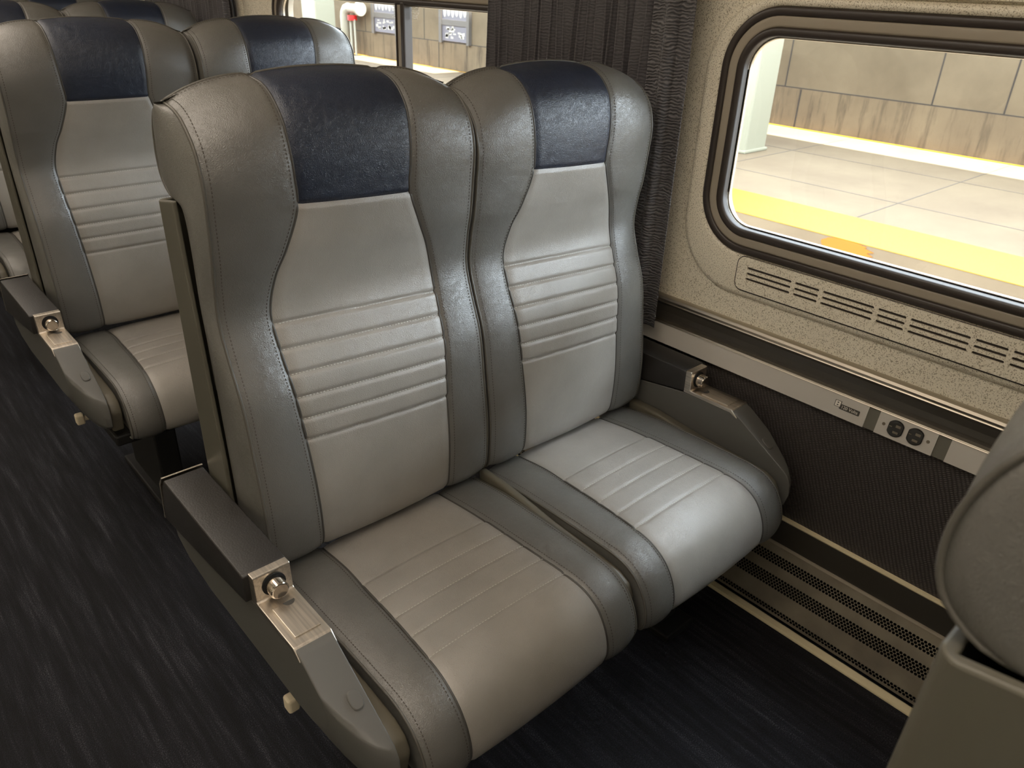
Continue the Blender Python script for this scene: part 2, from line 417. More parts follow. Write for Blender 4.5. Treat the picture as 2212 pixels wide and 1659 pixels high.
def make_backrest(parent, cx, slant, side):
    piv = (cx, PY, PZ)
    S = Surf(BACK_KNOTS, 260, .2345, arch, True, cx, slant)
    tot = sum(math.dist(a[:2], b[:2]) for a, b in zip(S.P, S.P[1:])); S.step = tot/(S.n-1)
    S.bol = .0045; S.edge = .004
    S.lines = [S.tz(z) for z in (.857, .818, .780, .742, .705, .668)]
    tn = S.tz(1.042); S.cross = tn; T = S.n-1
    # rear and side cover
    mb = MB(); nR = 90; R = catmull(REAR_KNOTS, nR+1)
    cols = 24
    def rp(i, u): y, z = R[i]; return Vector((cx+u, y-.012*(abs(u)/.24)**4, z-arch(u)*sm(1.02, 1.2, z)))
    Wr = .2385
    mb.grid([[rp(i, -Wr+2*Wr*j/cols) for j in range(cols+1)] for i in range(nR+1)])
    for sg in (-1, 1):
        g = []
        for i in range(nR+1):
            f = i/nR
            # pair front and rear samples by height
            zr = R[i][1]; t = T*f
            a = S.pt(min(T, t), sg*S.W); b = rp(i, sg*Wr); row = []
            for k in range(9):
                q = k/8; p = a.lerp(b, q); out = .010 if sg == side else .001
                p.x += sg*out*math.sin(PI*q)**.7; row.append(p)
            g.append(row)
        mb.grid(g)
    # top strip between the front surface end and the rear
    cols2 = 24
    mb.grid([[S.pt(T, -S.W+2*S.W*j/cols2) for j in range(cols2+1)], [rp(nR, -Wr+2*Wr*j/cols2) for j in range(cols2+1)]])
    back = mb.build('backrest', M['bolster'], parent, piv, True)
    g = MB()
    S.slanted = (False, True)
    g.grid(S.panel(0, tn, -1, 1, 300, 28)); S.slanted = None; g.cur = 1
    for L in S.lines:
        pts = []
        for j in range(41):
            h = S.at(L)[0][2]-.003; u = -h+2*h*j/40; pts.append(S.pt(L-S.slant_t(u), u, .0006))
        dashes(g, pts, .0042, .0018, .0009, .0009)
    g.build('centre_panel', [M['centre'], M['thread']], back, piv, True)
    g = MB(); S.slanted = (True, False); g.grid(S.panel(tn, T, -1, 1, 90, 28)); o = g.build('headrest_panel', M['navy'], back, piv, True); o['label'] = 'navy blue leather headrest panel'
    S.slanted = None; t0 = 10
    for sg in (-1, 1):
        g = MB(); g.grid(S.panel(0, T, sg*1.0001, sg*2, 150, 16)); g.cur = 1
        dashes(g, S.seam(sg, t0, T-4, .0085, 300, .0006))
        dashes(g, [S.pt(t0+(T-t0)*i/300, sg*(S.W-.0105), .0008) for i in range(301)])
        for q in (1.5, 3.5): dashes(g, [S.pt(T-q, sg*(.112+(S.W-.116)*j/20), .001) for j in range(21)], up=(0, -.3, 1))
        g.build('side_bolster', [M['bolster'], M['darkthread']], back, piv, True)
        MB().tube(S.seam(sg, t0, T, 0, 150, .0002), .0022, 6).build('piping', M['piping'], back, piv, True)
        MB().tube([S.pt(t0+(T-t0)*i/150, sg*(S.W-.001), .0) for i in range(151)], .0024, 6).build('edge_piping', M['edgepiping'], back, piv, True)
    MB().tube([S.pt(T, -S.W+2*S.W*j/40, .0) for j in range(41)], .0022, 6).build('edge_piping', M['edgepiping'], back, piv, True)
    for sg in (-1, 1):
        MB().tube([rp(i, sg*Wr) for i in range(34, nR)], .0024, 6).build('edge_piping', M['edgepiping'], back, piv, True)
    return back

def make_cushion(parent, cx):
    org = (cx, .8, .33)
    S = Surf(SEAT_KNOTS, 200, .225, None, False, cx, 0)
    tot = sum(math.dist(a[:2], b[:2]) for a, b in zip(S.P, S.P[1:])); S.step = tot/(S.n-1)
    S.bol = .004; S.edge = .006; S.gd = .0016
    S.lines = [S.tz(y, 0) for y in (.863, .813, .764, .716, .667)]; T = S.n-1
    mb = MB()
    for sg in (-1, 1):
        g = []
        for i in range(101):
            t = T*i/100; a = S.pt(t, sg*S.W); b = Vector((cx+sg*.214, min(1.0, max(.59, a.y)), .318)); row = []
            for k in range(9):
                q = k/8; p = a.lerp(b, q); p.x += sg*.006*math.sin(PI*q); row.append(p)
            g.append(row)
        mb.grid(g)
    mb.grid([[Vector((cx-.214+.428*j/8, y, .318)) for j in range(9)] for y in (.59, .8, 1.0)])
    mb.grid([[Vector((cx-.225+.45*j/8, 1.004, z)) for j in range(9)] for z in (.318, .434)])
    c = mb.build('seat_cushion', M['bolster'], parent, org, True)
    g = MB(); g.grid(S.panel(0, T, -1, 1, 240, 28)); g.cur = 1
    for L in S.lines:
        h = S.at(L)[0][2]-.003
        dashes(g, [S.pt(L, -h+2*h*j/40, .0006) for j in range(41)], .0042, .0018, .0008, .0008, (0, 0, 1))
    g.build('centre_panel', [M['centre'], M['thread']], c, org, True)
    for sg in (-1, 1):
        g = MB(); g.grid(S.panel(0, T, sg*1.0001, sg*2, 130, 16)); g.cur = 1
        dashes(g, S.seam(sg, 4, T, .0085, 300, .0006), up=(0, -.4, 1))
        dashes(g, [S.pt(T*i/300, sg*(S.W-.0105), .0008) for i in range(301)], up=(0, -.4, 1))
        g.build('side_bolster', [M['bolster'], M['darkthread']], c, org, True)
        MB().tube(S.seam(sg, 0, T, 0, 150, .0002), .0022, 6).build('piping', M['piping'], c, org, True)
        MB().tube([S.pt(T*i/150, sg*(S.W-.001), .0) for i in range(151)], .0024, 6).build('edge_piping', M['edgepiping'], c, org, True)
    return c

def make_shell(parent, cx, side):
    piv = (cx, PY, PZ)
    xl, xr = (cx-.253, cx+.236) if side < 0 else (cx-.236, cx+.253)
    prof = [(1.135, .40), (1.16, .45), (1.1668, .60), (1.1672, .80), (1.1672, 1.00), (1.1672, 1.048)]
    frt = [(1.072, .40), (1.072, .45), (1.074, .633), (1.088, .814), (1.098, .96), (1.102, 1.058)]
    mb = MB(); R = 8; out = []
    n = len(prof)
    def ring(i):
        (yr, z), (yf, zf) = prof[i], frt[i]; th = .006; pts = []
        r = .012
        # outer: front-left -> rear-left (rounded) -> rear-right -> front-right, then inner back
        o = [(xl, yf, zf), (xl, yr-r, z)]
        for k in range(1, R): a = PI/2*k/R; o.append((xl+r-r*math.cos(a), yr-r+r*math.sin(a), z))
        o.append((xl+r, yr, z)); o.append((xr-r, yr, z))
        for k in range(1, R): a = PI/2*k/R; o.append((xr-r+r*math.sin(a), yr-r+r*math.cos(a), z))
        o += [(xr, yr-r, z), (xr, yf, zf)]
        inn = [(xr-th*1.2, yf, zf), (xr-th*1.2, yr-th*1.6, z), (xl+th*1.2, yr-th*1.6, z), (xl+th*1.2, yf, zf)]
        return o+inn
    rs = [ring(i) for i in range(n)]; m = len(rs[0])
    v = [p for r_ in rs for p in r_]
    f = [(i*m+j, i*m+(j+1) % m, (i+1)*m+(j+1) % m, (i+1)*m+j) for i in range(n-1) for j in range(m)]
    mb.add(v, f)
    top = rs[-1]; mb.add(top, [tuple(range(m))]); mb.add(rs[0], [tuple(range(m-1, -1, -1))])
    o = mb.build('seat_shell', M['shell'], parent, piv, False)
    bm = bmesh.new(); bm.from_mesh(o.data); bmesh.ops.remove_doubles(bm, verts=bm.verts, dist=1e-6); bmesh.ops.triangulate(bm, faces=[q for q in bm.faces if len(q.verts) > 4]); bmesh.ops.recalc_face_normals(bm, faces=bm.faces); bm.to_mesh(o.data); bm.free()
    bevel(o, .0022, 2, 35); return o

def make_armrest(parent, mirror):
    mx = .8475 if mirror else None
    org = (.325 if not mirror else 2*.8475-.325, .9, .5)
    inner = [(1.205, .470), (1.0, .501), (.85, .524), (.735, .530), (.722, .524), (.66, .4875), (.60, .452), (.582, .440), (.573, .424), (.570, .395), (.576, .368), (.60, .352), (.66, .352), (.75, .370), (.90, .395), (1.06, .402), (1.15, .415), (1.195, .437)]
    outer = [(1.205, .470), (1.0, .501), (.85, .524), (.735, .530), (.722, .524), (.70, .510), (.675, .494), (.668, .482), (.668, .465), (.674, .446), (.684, .430), (.70, .420), (.72, .415), (.77, .410), (.90, .408), (1.06, .404), (1.15, .415), (1.195, .437)]
    mb = MB(); n = len(inner); rings = []
    for s_ in (0, .04, .12, .25, .4, .6, .8, 1):
        w = (1-s_)**2.2; x = .297+(.353-.297)*s_
        rings.append([(x, o_[0]*w+i_[0]*(1-w), o_[1]*w+i_[1]*(1-w)) for o_, i_ in zip(outer, inner)])
    v = [p for r in rings for p in r]; k = len(rings)
    mb.add(v, [(i*n+j, i*n+(j+1) % n, (i+1)*n+(j+1) % n, (i+1)*n+j) for i in range(k-1) for j in range(n)]+[tuple(range(n-1, -1, -1)), tuple((k-1)*n+j for j in range(n))])
    a = mb.build('armrest', M['arm'], parent, org, False, mx)
    a.data.polygons.foreach_set('use_smooth', [True]*len(a.data.polygons)); bevel(a, .0025, 3, 28)
    wn = a.modifiers.new('wn', 'WEIGHTED_NORMAL'); wn.keep_sharp = True
    # sunken line of the inner trim
    mb = MB().prism([(1.172, .5765), (.870, .5765), (.866, .573), (.866, .526), (1.0, .504), (1.208, .474), (1.204, .50), (1.188, .555)], .2865, .3555)
    p = mb.build('armrest_pad', M['pad'], a, org, False, mx); bevel(p, .0055, 4, 30); p.data.polygons.foreach_set('use_smooth', [True]*len(p.data.polygons)); p['label'] = 'black padded armrest top'
    mb = MB().prism([(1.2105, .477), (1.2065, .477), (1.192, .556), (1.175, .579), (1.179, .579), (1.196, .558)], .2855, .3565)
    mb.build('end_trim', M['steel'], a, org, False, mx)
    mb = MB().prism([(.867, .577), (.853, .5775), (.8515, .5755), (.8490, .534), (.846, .5318), (.7385, .5325), (.7225, .519), (.7225, .5165), (.742, .524), (.866, .5235)], .2957, .3543)
    hsg = mb.build('metal_housing', M['steel'], a, org, False, mx); bevel(hsg, .0012, 2, 30)
    mb = MB().cyl((.3258, .8508, .5525), (.3258, .8488, .5525), .0185, 32).cyl((.3258, .8506, .5525), (.3258, .8480, .5525), .0165, 32)
    mb.build('button_socket', M['black'], a, org, False, mx)
    mb = MB().cyl((.3258, .852, .5525), (.3258, .831, .5525), .0145, 32).cyl((.3258, .831, .5525), (.3258, .829, .5525), .0145, 32, .0125)
    kb = mb.build('recline_button', M['steel2'], a, org, False, mx); bevel(kb, .0008, 2, 30); kb['label'] = 'polished round metal recline button'
    mb = MB().box(.3065, .3475, .753, .822, .5318, .5348)
    ld = mb.build('ashtray_lid', M['steel'], a, org, False, mx); bevel(ld, .0012, 2, 30)
    mb = MB(); pts = [(.3325+.009*math.cos(PI*i/12), .8225-.009*math.sin(PI*i/12)) for i in range(13)]
    mb.add([(x, y, .5349) for x, y in pts]+[(x, y, .5352) for x, y in pts], [tuple(range(13)), tuple(range(25, 12, -1))]+[(i, i+1, 14+i, 13+i) for i in range(12)])
    mb.build('finger_notch', M['label'], a, org, False, mx)
    # oval cap on the sloping face
    d = Vector((0, -.862, -.507)).normalized(); nn = Vector((0, -.507, .862)).normalized(); xx = Vector((1, 0, 0)); c = Vector((.3355, .650, .4818)); mb = MB()
    ring = []
    for i in range(32):
        an = 2*PI*i/32; ux = .0095*math.copysign(abs(math.cos(an))**.8, math.cos(an)); uy = .0145*math.copysign(abs(math.sin(an))**.75, math.sin(an)); ring.append(xx*ux+d*uy)
    v = [c+p for p in ring]+[c+p+nn*.0016 for p in ring]+[c+p*.88+nn*.0026 for p in ring]
    mb.add(v, [(i, (i+1) % 32, 32+(i+1) % 32, 32+i) for i in range(32)]+[(32+i, 32+(i+1) % 32, 64+(i+1) % 32, 64+i) for i in range(32)]+[tuple(range(64, 96))])
    mb.build('oval_cap', M['arm'], a, org, False, mx)
    return a

SEATG = 'double leather seats in rows beside the windows'
def make_double_seat(label, slant):
    root = thing('double_seat', label, 'train seat', (.8475, .85, 0), SEATG)
    org = (.8475, .85, 0)
    for cx, sd in ((CX1, -1), (CX2, 1)):
        make_backrest(root, cx, slant, sd); make_shell(root, cx, sd); make_cushion(root, cx)
    make_armrest(root, False); make_armrest(root, True)
    # plastic pan edges that show beside and between the cushions
    for x0, x1, zt in ((.356, .383, .452), (.8405, .8595, .452), (1.316, 1.341, .452)):
        poly = [(1.0, .34), (1.0, zt), (.92, zt), (.80, zt-.012), (.68, zt-.016), (.625, zt-.020), (.600, zt-.032), (.588, zt-.055), (.60, .34)]
        b = MB().prism(poly, x0, x1).build('seat_pan', M['pan'], root, ((x0+x1)/2, .8, .34)); bevel(b, .007, 4, 20)
        b.data.polygons.foreach_set('use_smooth', [True]*len(b.data.polygons))
    mb = MB().box(.36, 1.335, .62, 1.06, .285, .316); bevel(mb.build('seat_frame', M['frame'], root, (.8475, .84, .3)), .006)
    for x in (.50, 1.20):
        mb = MB().box(x-.03, x+.03, .72, .98, .0, .286).box(x-.05, x+.05, .68, 1.02, 0, .02)
        bevel(mb.build('leg', M['frame'], root, (x, .85, 0)), .005)
    mb = MB().box(.329, .350, .875, .898, .238, .268).box(.34, .50, .88, .892, .244, .258)
    l = mb.build('foot_lever', M['cream'], root, (.34, .885, .25)); bevel(l, .005, 3); l['label'] = 'small cream lever tip under the aisle armrest'
    return root

def copy_tree(o, parent=None):
    c = o.copy(); COL.objects.link(c)
    if parent: c.parent = parent
    for ch in list(o.children): copy_tree(ch, c)
    return c
def tilt(root, a1, a2):
    for ch in root.children:
        k = ch.name.split('.')[0]
        if k in ('backrest', 'seat_shell'):
            first = ch.location.x < 0
            a = a1 if first else a2
            if a1 == -.8 and k == 'backrest': a = 0
            ch.rotation_euler.x = -math.radians(a)

rowA = make_double_seat('nearest full double seat, grey leather with navy headrest panels, standing beside the power outlet strip', .052)
proto = make_double_seat('', .0)
rowB = proto
rowB['label'] = 'grey and navy leather double seat directly behind the nearest full pair, second row'
rowB.location.y = .85+1.203
rows = [(2.345, 'double seat in the third row, headrest tops and a cushion edge at far left', 0, -1),
        (3.50, 'double seat in the fourth row, headrest tops cut off at the top left corner', 0, -2),
        (-1.10, 'blurred double seat cut off at the right edge, its plain shell seen from behind', -.8, -.8)]
for dy, lab, a1, a2 in rows:
    r = copy_tree(proto); r['label'] = lab; r.location.y = .85+dy; tilt(r, a1, a2)
tilt(rowB, -2, -4)
for ch in rowA.children:
    if ch.name.split('.')[0] in ('backrest',) and ch.location.x > 0: ch.scale.z = .987

# ------------------------------------------------------------------ floor, walls
YA, YB = -2.8, 7.2
struct(MB().add([(-1.44, YA, 0), (1.47, YA, 0), (1.47, YB, 0), (-1.44, YB, 0), (-1.44, YA, -.05), (1.47, YA, -.05), (1.47, YB, -.05), (-1.44, YB, -.05)],
     [(0, 1, 2, 3), (7, 6, 5, 4), (0, 4, 5, 1), (1, 5, 6, 2), (2, 6, 7, 3), (3, 7, 4, 0)]).build('floor', M['carpet']))

def rrect(y0, y1, z0, z1, r, n=14):
    pts = []
    for cy, cz, a0 in ((y1-r, z1-r, 0), (y0+r, z1-r, PI/2), (y0+r, z0+r, PI), (y1-r, z0+r, 3*PI/2)):
        for k in range(n+1):
            a = a0+PI/2*k/n; pts.append((cy+r*math.cos(a), cz+r*math.sin(a)))
    return pts
def loft(mb, rings):
    """rings: list of (points (y,z), x)"""
    n = len(rings[0][0]); v = [(x if not callable(x) else x(p[1]), p[0], p[1]) for r, x in rings for p in r]
    mb.add(v, [(i*n+j, i*n+(j+1) % n, (i+1)*n+(j+1) % n, (i+1)*n+j) for i in range(len(rings)-1) for j in range(n)])
    return mb
def plate(name, outer, holes, x, mat, parent=None, origin=None, thick=0):
    bm = bmesh.new(); es = []
    for lp in [outer]+holes:
        vs = [bm.verts.new((x, p[0], p[1])) for p in lp]
        for i in range(len(vs)): es.append(bm.edges.new((vs[i], vs[(i+1) % len(vs)])))
    bmesh.ops.triangle_fill(bm, use_beauty=True, use_dissolve=False, edges=es)
    # keep only faces outside the holes
    bmesh.ops.recalc_face_normals(bm, faces=bm.faces)
    if thick:
        r = bmesh.ops.extrude_face_region(bm, geom=list(bm.faces)); bmesh.ops.translate(bm, vec=(thick, 0, 0), verts=[g for g in r['geom'] if isinstance(g, bmesh.types.BMVert)])
        bmesh.ops.recalc_face_normals(bm, faces=bm.faces)
    me = bpy.data.meshes.new(name); bm.to_mesh(me); bm.free(); me.materials.append(mat)
    return link(name, me, parent, origin)

WIN = [(-.70+1.98*k, .96+1.98*k) for k in (-1, 0, 1, 2)]
Z0, Z1 = H-.509, H-.028      # gasket outer
BX = 1.4520                  # recessed wall face
def recx(z): return BX
outer = [(YA, H-.672), (YB, H-.672), (YB, H-.006), (YA, H-.006)]
holes = [rrect(a-.045, b+.045, H-.606, H-.010, .15) for a, b in WIN]
wall = plate('wall_right', outer, holes, BX, M['speckle']); struct(wall)
for i, (a, b) in enumerate(WIN):
    # raised window mask panel
    mb = MB()
    loft(mb, [(rrect(a-.045, b+.045, H-.606, H-.010, .15), BX), (rrect(a-.040, b+.040, H-.601, H-.013, .147), BX-.008), (rrect(a-.034, b+.034, H-.595, H-.016, .142), WX+.0012), (rrect(a-.028, b+.028, H-.590, H-.019, .138), WX), (rrect(a-.012, b+.012, H-.521, H-.021, .125), WX), (rrect(a, b, Z0, Z1, .118), WX+.002), (rrect(a+.004, b-.004, Z0+.004, Z1-.004, .114), WX+.03)])
    w = mb.build('window_%d' % (i+1), M['speckle'], None, (WX, (a+b)/2, Z0), True); struct(w)
    def ring(name, o0, o1, mat, depth, x0=WX-.004, r0=.118, nose=.005):
        m_ = MB(); loft(m_, [(rrect(a+o0, b-o0, Z0+o0, Z1-o0, r0-o0), WX+.012), (rrect(a+o0, b-o0, Z0+o0, Z1-o0, r0-o0), x0+nose*.5), (rrect(a+o0+.003, b-o0-.003, Z0+o0+.003, Z1-o0-.003, r0-o0-.003), x0),
                             (rrect(a+o1-.004, b-o1+.004, Z0+o1-.004, Z1-o1+.004, r0-o1+.004), x0), (rrect(a+o1, b-o1, Z0+o1, Z1-o1, r0-o1), x0+nose*.7), (rrect(a+o1, b-o1, Z0+o1, Z1-o1, r0-o1), x0+depth)])
        return m_.build(name, mat, w, (WX, (a+b)/2, Z0), True)
    ring('outer_gasket', .001, .0175, M['rubber'], .012)
    ring('inner_frame', .0175, .0365, M['light_frame'], .012, WX-.001, nose=.001)
    ring('inner_gasket', .0365, .0535, M['rubber'], .026, WX-.005)
    ring('glazing_seal', .0535, .0575, M['alu'], .006, WX+.015)
    mid = (a+b)/2
    GR = rrect(a+.052, b-.052, Z0+.052, Z1-.052, .066)
    m_ = MB(); m_.add([(WX+.022, p[0], p[1]) for p in GR], [tuple(range(len(GR)))]); m_.build('glass_pane', M['glass'], w, (WX, (a+b)/2, Z0), fix=False)
    # mullion between the two panes
    MB().box(WX-.001, WX+.024, mid-.010, mid+.010, Z0+.030, Z1-.030).build('mullion', M['light_frame'], w, (WX, mid, Z0))
    for s_ in (-1, 1):
        q = MB().box(WX-.006, WX+.026, min(mid+s_*.010, mid+s_*(.024-.006*s_)), max(mid+s_*.010, mid+s_*(.024-.006*s_)), Z0+.045, Z1-.045).build('mullion_gasket', M['rubber'], w, (WX, mid, Z0)); bevel(q, .004)
    if i == 2:
        # small blocks of white printed notice lines on both panes
        t = MB()
        for s_ in (-1, 1):
            for k in range(9):
                z = Z1-.055-k*.0042-.0015; x = WX+.0205
                e = mid+s_*.036; L = random.choice([.026, .034, .030, .022, .034])
                pos = 0
                while pos < L:
                    wl = random.uniform(.003, .006); y0 = e+s_*pos; y1 = e+s_*min(L, pos+wl); t.box(x-.0003, x, min(y0, y1), max(y0, y1), z, z+.0022); pos += wl+.0012
        t.build('printed_notice', M['white'], w, (WX, mid, Z0))

# upper wall, cove and ceiling
mb = MB().prism_y([(BX, H-.008), (BX-.014, H-.006), (BX-.016, H+.004), (BX-.008, H+.012), (BX-.010, H+.10), (BX-.035, H+.22), (BX+.03, H+.22), (BX+.03, H-.008)], YA, YB)
struct(mb.build('trim_1', M['speckle']))
mb = MB().prism_y([(BX-.035, H+.22), (1.36, H+.36), (1.10, H+.44), (1.02, H+.40), (.98, H+.40), (.98, H+.47), (.8, H+.72), (0, H+.80), (-.8, H+.72), (-1.44, H+.3), (-1.44, H+.95), (BX+.03, H+.95), (BX+.03, H+.22)], YA, YB)
struct(mb.build('ceiling', M['ceil']))
struct(plate('wall_left', [(YA, 0), (YB, 0), (YB, H+.4), (YA, H+.4)], [rrect(a, b, Z0, Z1, .118) for a, b in WIN], -1.44, M['speckle'], None, None, -.06))
for i, (a, b) in enumerate(WIN):
    mb = MB(); loft(mb, [(rrect(a-.001, b+.001, Z0, Z1, .118), -1.43), (rrect(a+.05, b-.05, Z0+.05, Z1-.05, .07), -1.43), (rrect(a+.05, b-.05, Z0+.05, Z1-.05, .07), -1.46)])
    w = mb.build('window_%d' % (i+5), M['rubber'], None, (-1.44, (a+b)/2, Z0), True); struct(w)
    GR = rrect(a+.045, b-.045, Z0+.045, Z1-.045, .07)
    MB().add([(-1.455, p[0], p[1]) for p in GR], [tuple(range(len(GR)))]).build('glass_pane', M['glass'], w, (-1.44, (a+b)/2, Z0), fix=False)
struct(MB().box(-1.5, BX+.04, YB, YB+.05, 0, H+.95).build('wall_back', M['darkwall']))
struct(MB().box(-1.5, BX+.04, YA-.05, YA, 0, H+.95).build('wall_front', M['darkwall']))
# outer car body so daylight only enters through the windows
plate('car_body', [(YA, -.3), (YB, -.3), (YB, H+.95), (YA, H+.95)], [rrect(a+.028, b-.028, Z0+.028, Z1-.028, .09) for a, b in WIN], WX+.05, M['light_frame'], None, None, .02)
struct(bpy.data.objects['car_body'])

# vent grille below each window
def vent(a, b, label):
    y1 = b-.120; y0 = a+.120
    root = thing('air_vent', label, 'vent', (WX, (y0+y1)/2, H-.586), 'window sill air vents')
    slots = []; y = y1-.024; k = 0; L = [.105, .053]
    while True:
        ln = L[k % 2]
        if y-ln < y0+.02: break
        for z in (H-.5335, H-.5455, H-.5575):
            off = {H-.5335: 0, H-.5455: .004, H-.5575: .008}[z] if k == 0 else 0
            slots.append(rrect(y-ln, y, z-.0027, z+.0027, .0026, 4))
        y -= ln+.0085; k += 1
    outer = rrect(y0, y1, H-.584, H-.5115, .016, 6)
    plate('vent_panel', outer, slots, WX-.006, M['speckle'], root, (WX, (y0+y1)/2, H-.55), .005)
    o2 = rrect(y0-.004, y1+.004, H-.588, H-.5100, .019, 6)
    mb = MB(); mb.add([(WX-.0022, p[0], p[1]) for p in o2], [tuple(range(len(o2)))]); mb.build('vent_backing', M['rubber'], root, (WX, (y0+y1)/2, H-.55), fix=False)
    return root
vent(*WIN[1], 'speckled beige slotted air vent under the large window at right')
vent(*WIN[2], 'speckled air vent under the window behind the nearest seats, hidden by seatbacks')

# rail, power strip, lower panel, heater
def bead(name, poly, mat, sm_=False): return MB().prism_y(poly, YA, YB).build(name, mat, None, (WX, 0, poly[0][1]), sm_)
z = lambda q: H-q
struct(bead('trim_2', [(BX+.01, z(.660)), (BX-.002, z(.664)), (BX-.010, z(.668)), (BX-.014, z(.6725)), (BX-.013, z(.677)), (BX-.010, z(.679)), (BX-.012, z(.6815)), (BX+.01, z(.682))], M['alu']))
struct(bead('trim_3', [(BX+.01, z(.681)), (BX-.010, z(.682)), (BX-.005, z(.690)), (BX-.004, z(.705)), (BX-.006, z(.718)), (BX-.006, z(.728)), (BX+.01, z(.728))], M['rail_black']))
ps = thing('power_strip', 'long pale grey power strip with twin black outlets below the window', 'power strip', (WX, .4, z(.778)))
segs = [(YA, .3345, 'strip'), (.3345, .3585, 'insert'), (.3585, .4705, 'strip'), (.4705, .4935, 'insert'), (.4935, YB, 'strip')]
for y0, y1, k in segs:
    e = 0 if k == 'strip' else .0025
    poly = [(WX+.012, z(.7295)), (WX-.001+e, z(.7315)), (WX-.0125+e, z(.7775)), (WX+.012, z(.7775))]
    o = MB().prism_y(poly, y0, y1).build('strip_cover' if k == 'strip' else 'strip_insert', M[k], ps, (WX, (y0+y1)/2, z(.755)))
o = MB().prism_y([(WX+.010, z(.726)), (WX-.003, z(.7275)), (WX-.004, z(.7295)), (WX-.0025, z(.7305)), (WX-.004, z(.7322)), (WX+.010, z(.7325))], YA, YB).build('strip_bead', M['alu'], ps, (WX, 0, z(.73)))
nrm = Vector((-.0460, 0, .0115)).normalized()       # outward and a little upward
upv = Vector((.0115, 0, .046)).normalized(); alg = Vector((0, -1, 0))
def on_strip(y, zz, lift=0):
    t = (zz-z(.7315))/(z(.7775)-z(.7315)); return Vector((WX-.001-.0115*t, y, zz))+nrm*lift
def disc(mb, c, r, h, cut=1.0, n=32, taper=.92, ax=alg):
    pts = []
    for i in range(n):
        a = 2*PI*i/n; u = r*math.cos(a); v_ = r*math.sin(a)
        u = max(-r*cut, min(r*cut, u)); pts.append((u, v_))
    v = [c+ax*u+upv*v_ for u, v_ in pts]+[c+ax*u+upv*v_+nrm*h*.7 for u, v_ in pts]+[c+(ax*u+upv*v_)*taper+nrm*h for u, v_ in pts]
    mb.add(v, [(i, (i+1) % n, n+(i+1) % n, n+i) for i in range(n)]+[(n+i, n+(i+1) % n, 2*n+(i+1) % n, 2*n+i) for i in range(n)]+[tuple(range(2*n, 3*n))])
def sbox(mb, c, hw, hh, h, ax=alg):
    v = []
    for k in (0, h):
        for a, b in ((-1, -1), (1, -1), (1, 1), (-1, 1)): v.append(c+ax*hw*a+upv*hh*b+nrm*k)
    mb.add(v, [(0, 1, 2, 3), (4, 5, 6, 7), (0, 1, 5, 4), (1, 2, 6, 5), (2, 3, 7, 6), (3, 0, 4, 7)])
for yc in (.4335, .3955):
    c = on_strip(yc, z(.7545)); m_ = MB(); disc(m_, c, .0168, .004, .86)
    r_ = m_.build('power_outlet', M['outlet'], ps, c); r_['label'] = 'round black two slot power receptacle'
    m_ = MB(); sbox(m_, c+alg*.0045+upv*.0055+nrm*.004, .0048, .0026, .0004); sbox(m_, c-alg*.0095+upv*.002+nrm*.004, .0026, .0009, .0004); sbox(m_, c+alg*.0025-upv*.0075+nrm*.004, .0052, .0022, .0004)
    m_.build('contact_slot', M['slot'], r_, c)
for yc in (.4575, .3715):
    c = on_strip(yc, z(.7545)); m_ = MB(); disc(m_, c, .0032, .0009, 1, 16); sbox(m_, c+nrm*.0009, .0026, .0005, .0003)
    m_.build('screw', M['slot'], ps, c)
# label with the voltage
c = on_strip(.5285, z(.7555)); lb = MB(); pts = rrect(-.0215, .0215, -.0055, .0055, .0018, 4)
lb.add([c+alg*p[0]+upv*p[1]+nrm*.0006 for p in pts], [tuple(range(len(pts)))])
c2 = on_strip(.5545, z(.7515)); sbox(lb, c2, .0068, .0068, .0005)
lb_o = lb.build('voltage_label', M['label'], ps, c, fix=False)
m_ = MB(); sbox(m_, c2+nrm*.0005, .0055, .0058, .0003); m_.build('outlet_symbol', M['white'], lb_o, c)
m_ = MB()
for q in (.0025, -.0025): sbox(m_, c2+upv*q+nrm*.0009, .0017, .0012, .0002)
m_.build('symbol_slots', M['label'], lb_o, c)
cu = bpy.data.curves.new('txt', 'FONT'); cu.body = '120 Volts'; cu.size = .0092; cu.extrude = .0002; cu.align_x = 'CENTER'; cu.align_y = 'CENTER'
tmp = bpy.data.objects.new('txt', cu); COL.objects.link(tmp); bpy.context.view_layer.update()
me = bpy.data.meshes.new_from_object(tmp.evaluated_get(bpy.context.evaluated_depsgraph_get())); COL.objects.unlink(tmp); bpy.data.objects.remove(tmp)
cc = c+nrm*.001
me.transform(Matrix(((alg.x, upv.x, nrm.x, cc.x), (alg.y, upv.y, nrm.y, cc.y), (alg.z, upv.z, nrm.z, cc.z), (0, 0, 0, 1)))); me.materials.clear(); me.materials.append(M['white'])
link('lettering', me, lb_o, c)

lp = MB().prism_y([(WX+.004, z(.777)), (WX+.004, z(1.081)), (WX+.02, z(1.081)), (WX+.02, z(.777))], YA, YB).build('trim_4', M['weave'], None, (WX, 0, z(1.0))); struct(lp)
struct(bead('trim_5', [(WX+.004, z(1.0805)), (WX-.003, z(1.0815)), (WX-.004, z(1.0865)), (WX-.0015, z(1.0905)), (WX+.006, z(1.092)), (WX+.006, z(1.0805))], M['sill']))
struct(bead('baseboard_right', [(WX+.004, z(1.089)), (WX-.001, z(1.091)), (WX-.004, z(1.158)), (WX+.006, z(1.162)), (WX+.012, z(1.162)), (WX+.012, z(1.089))], M['rail_black']))
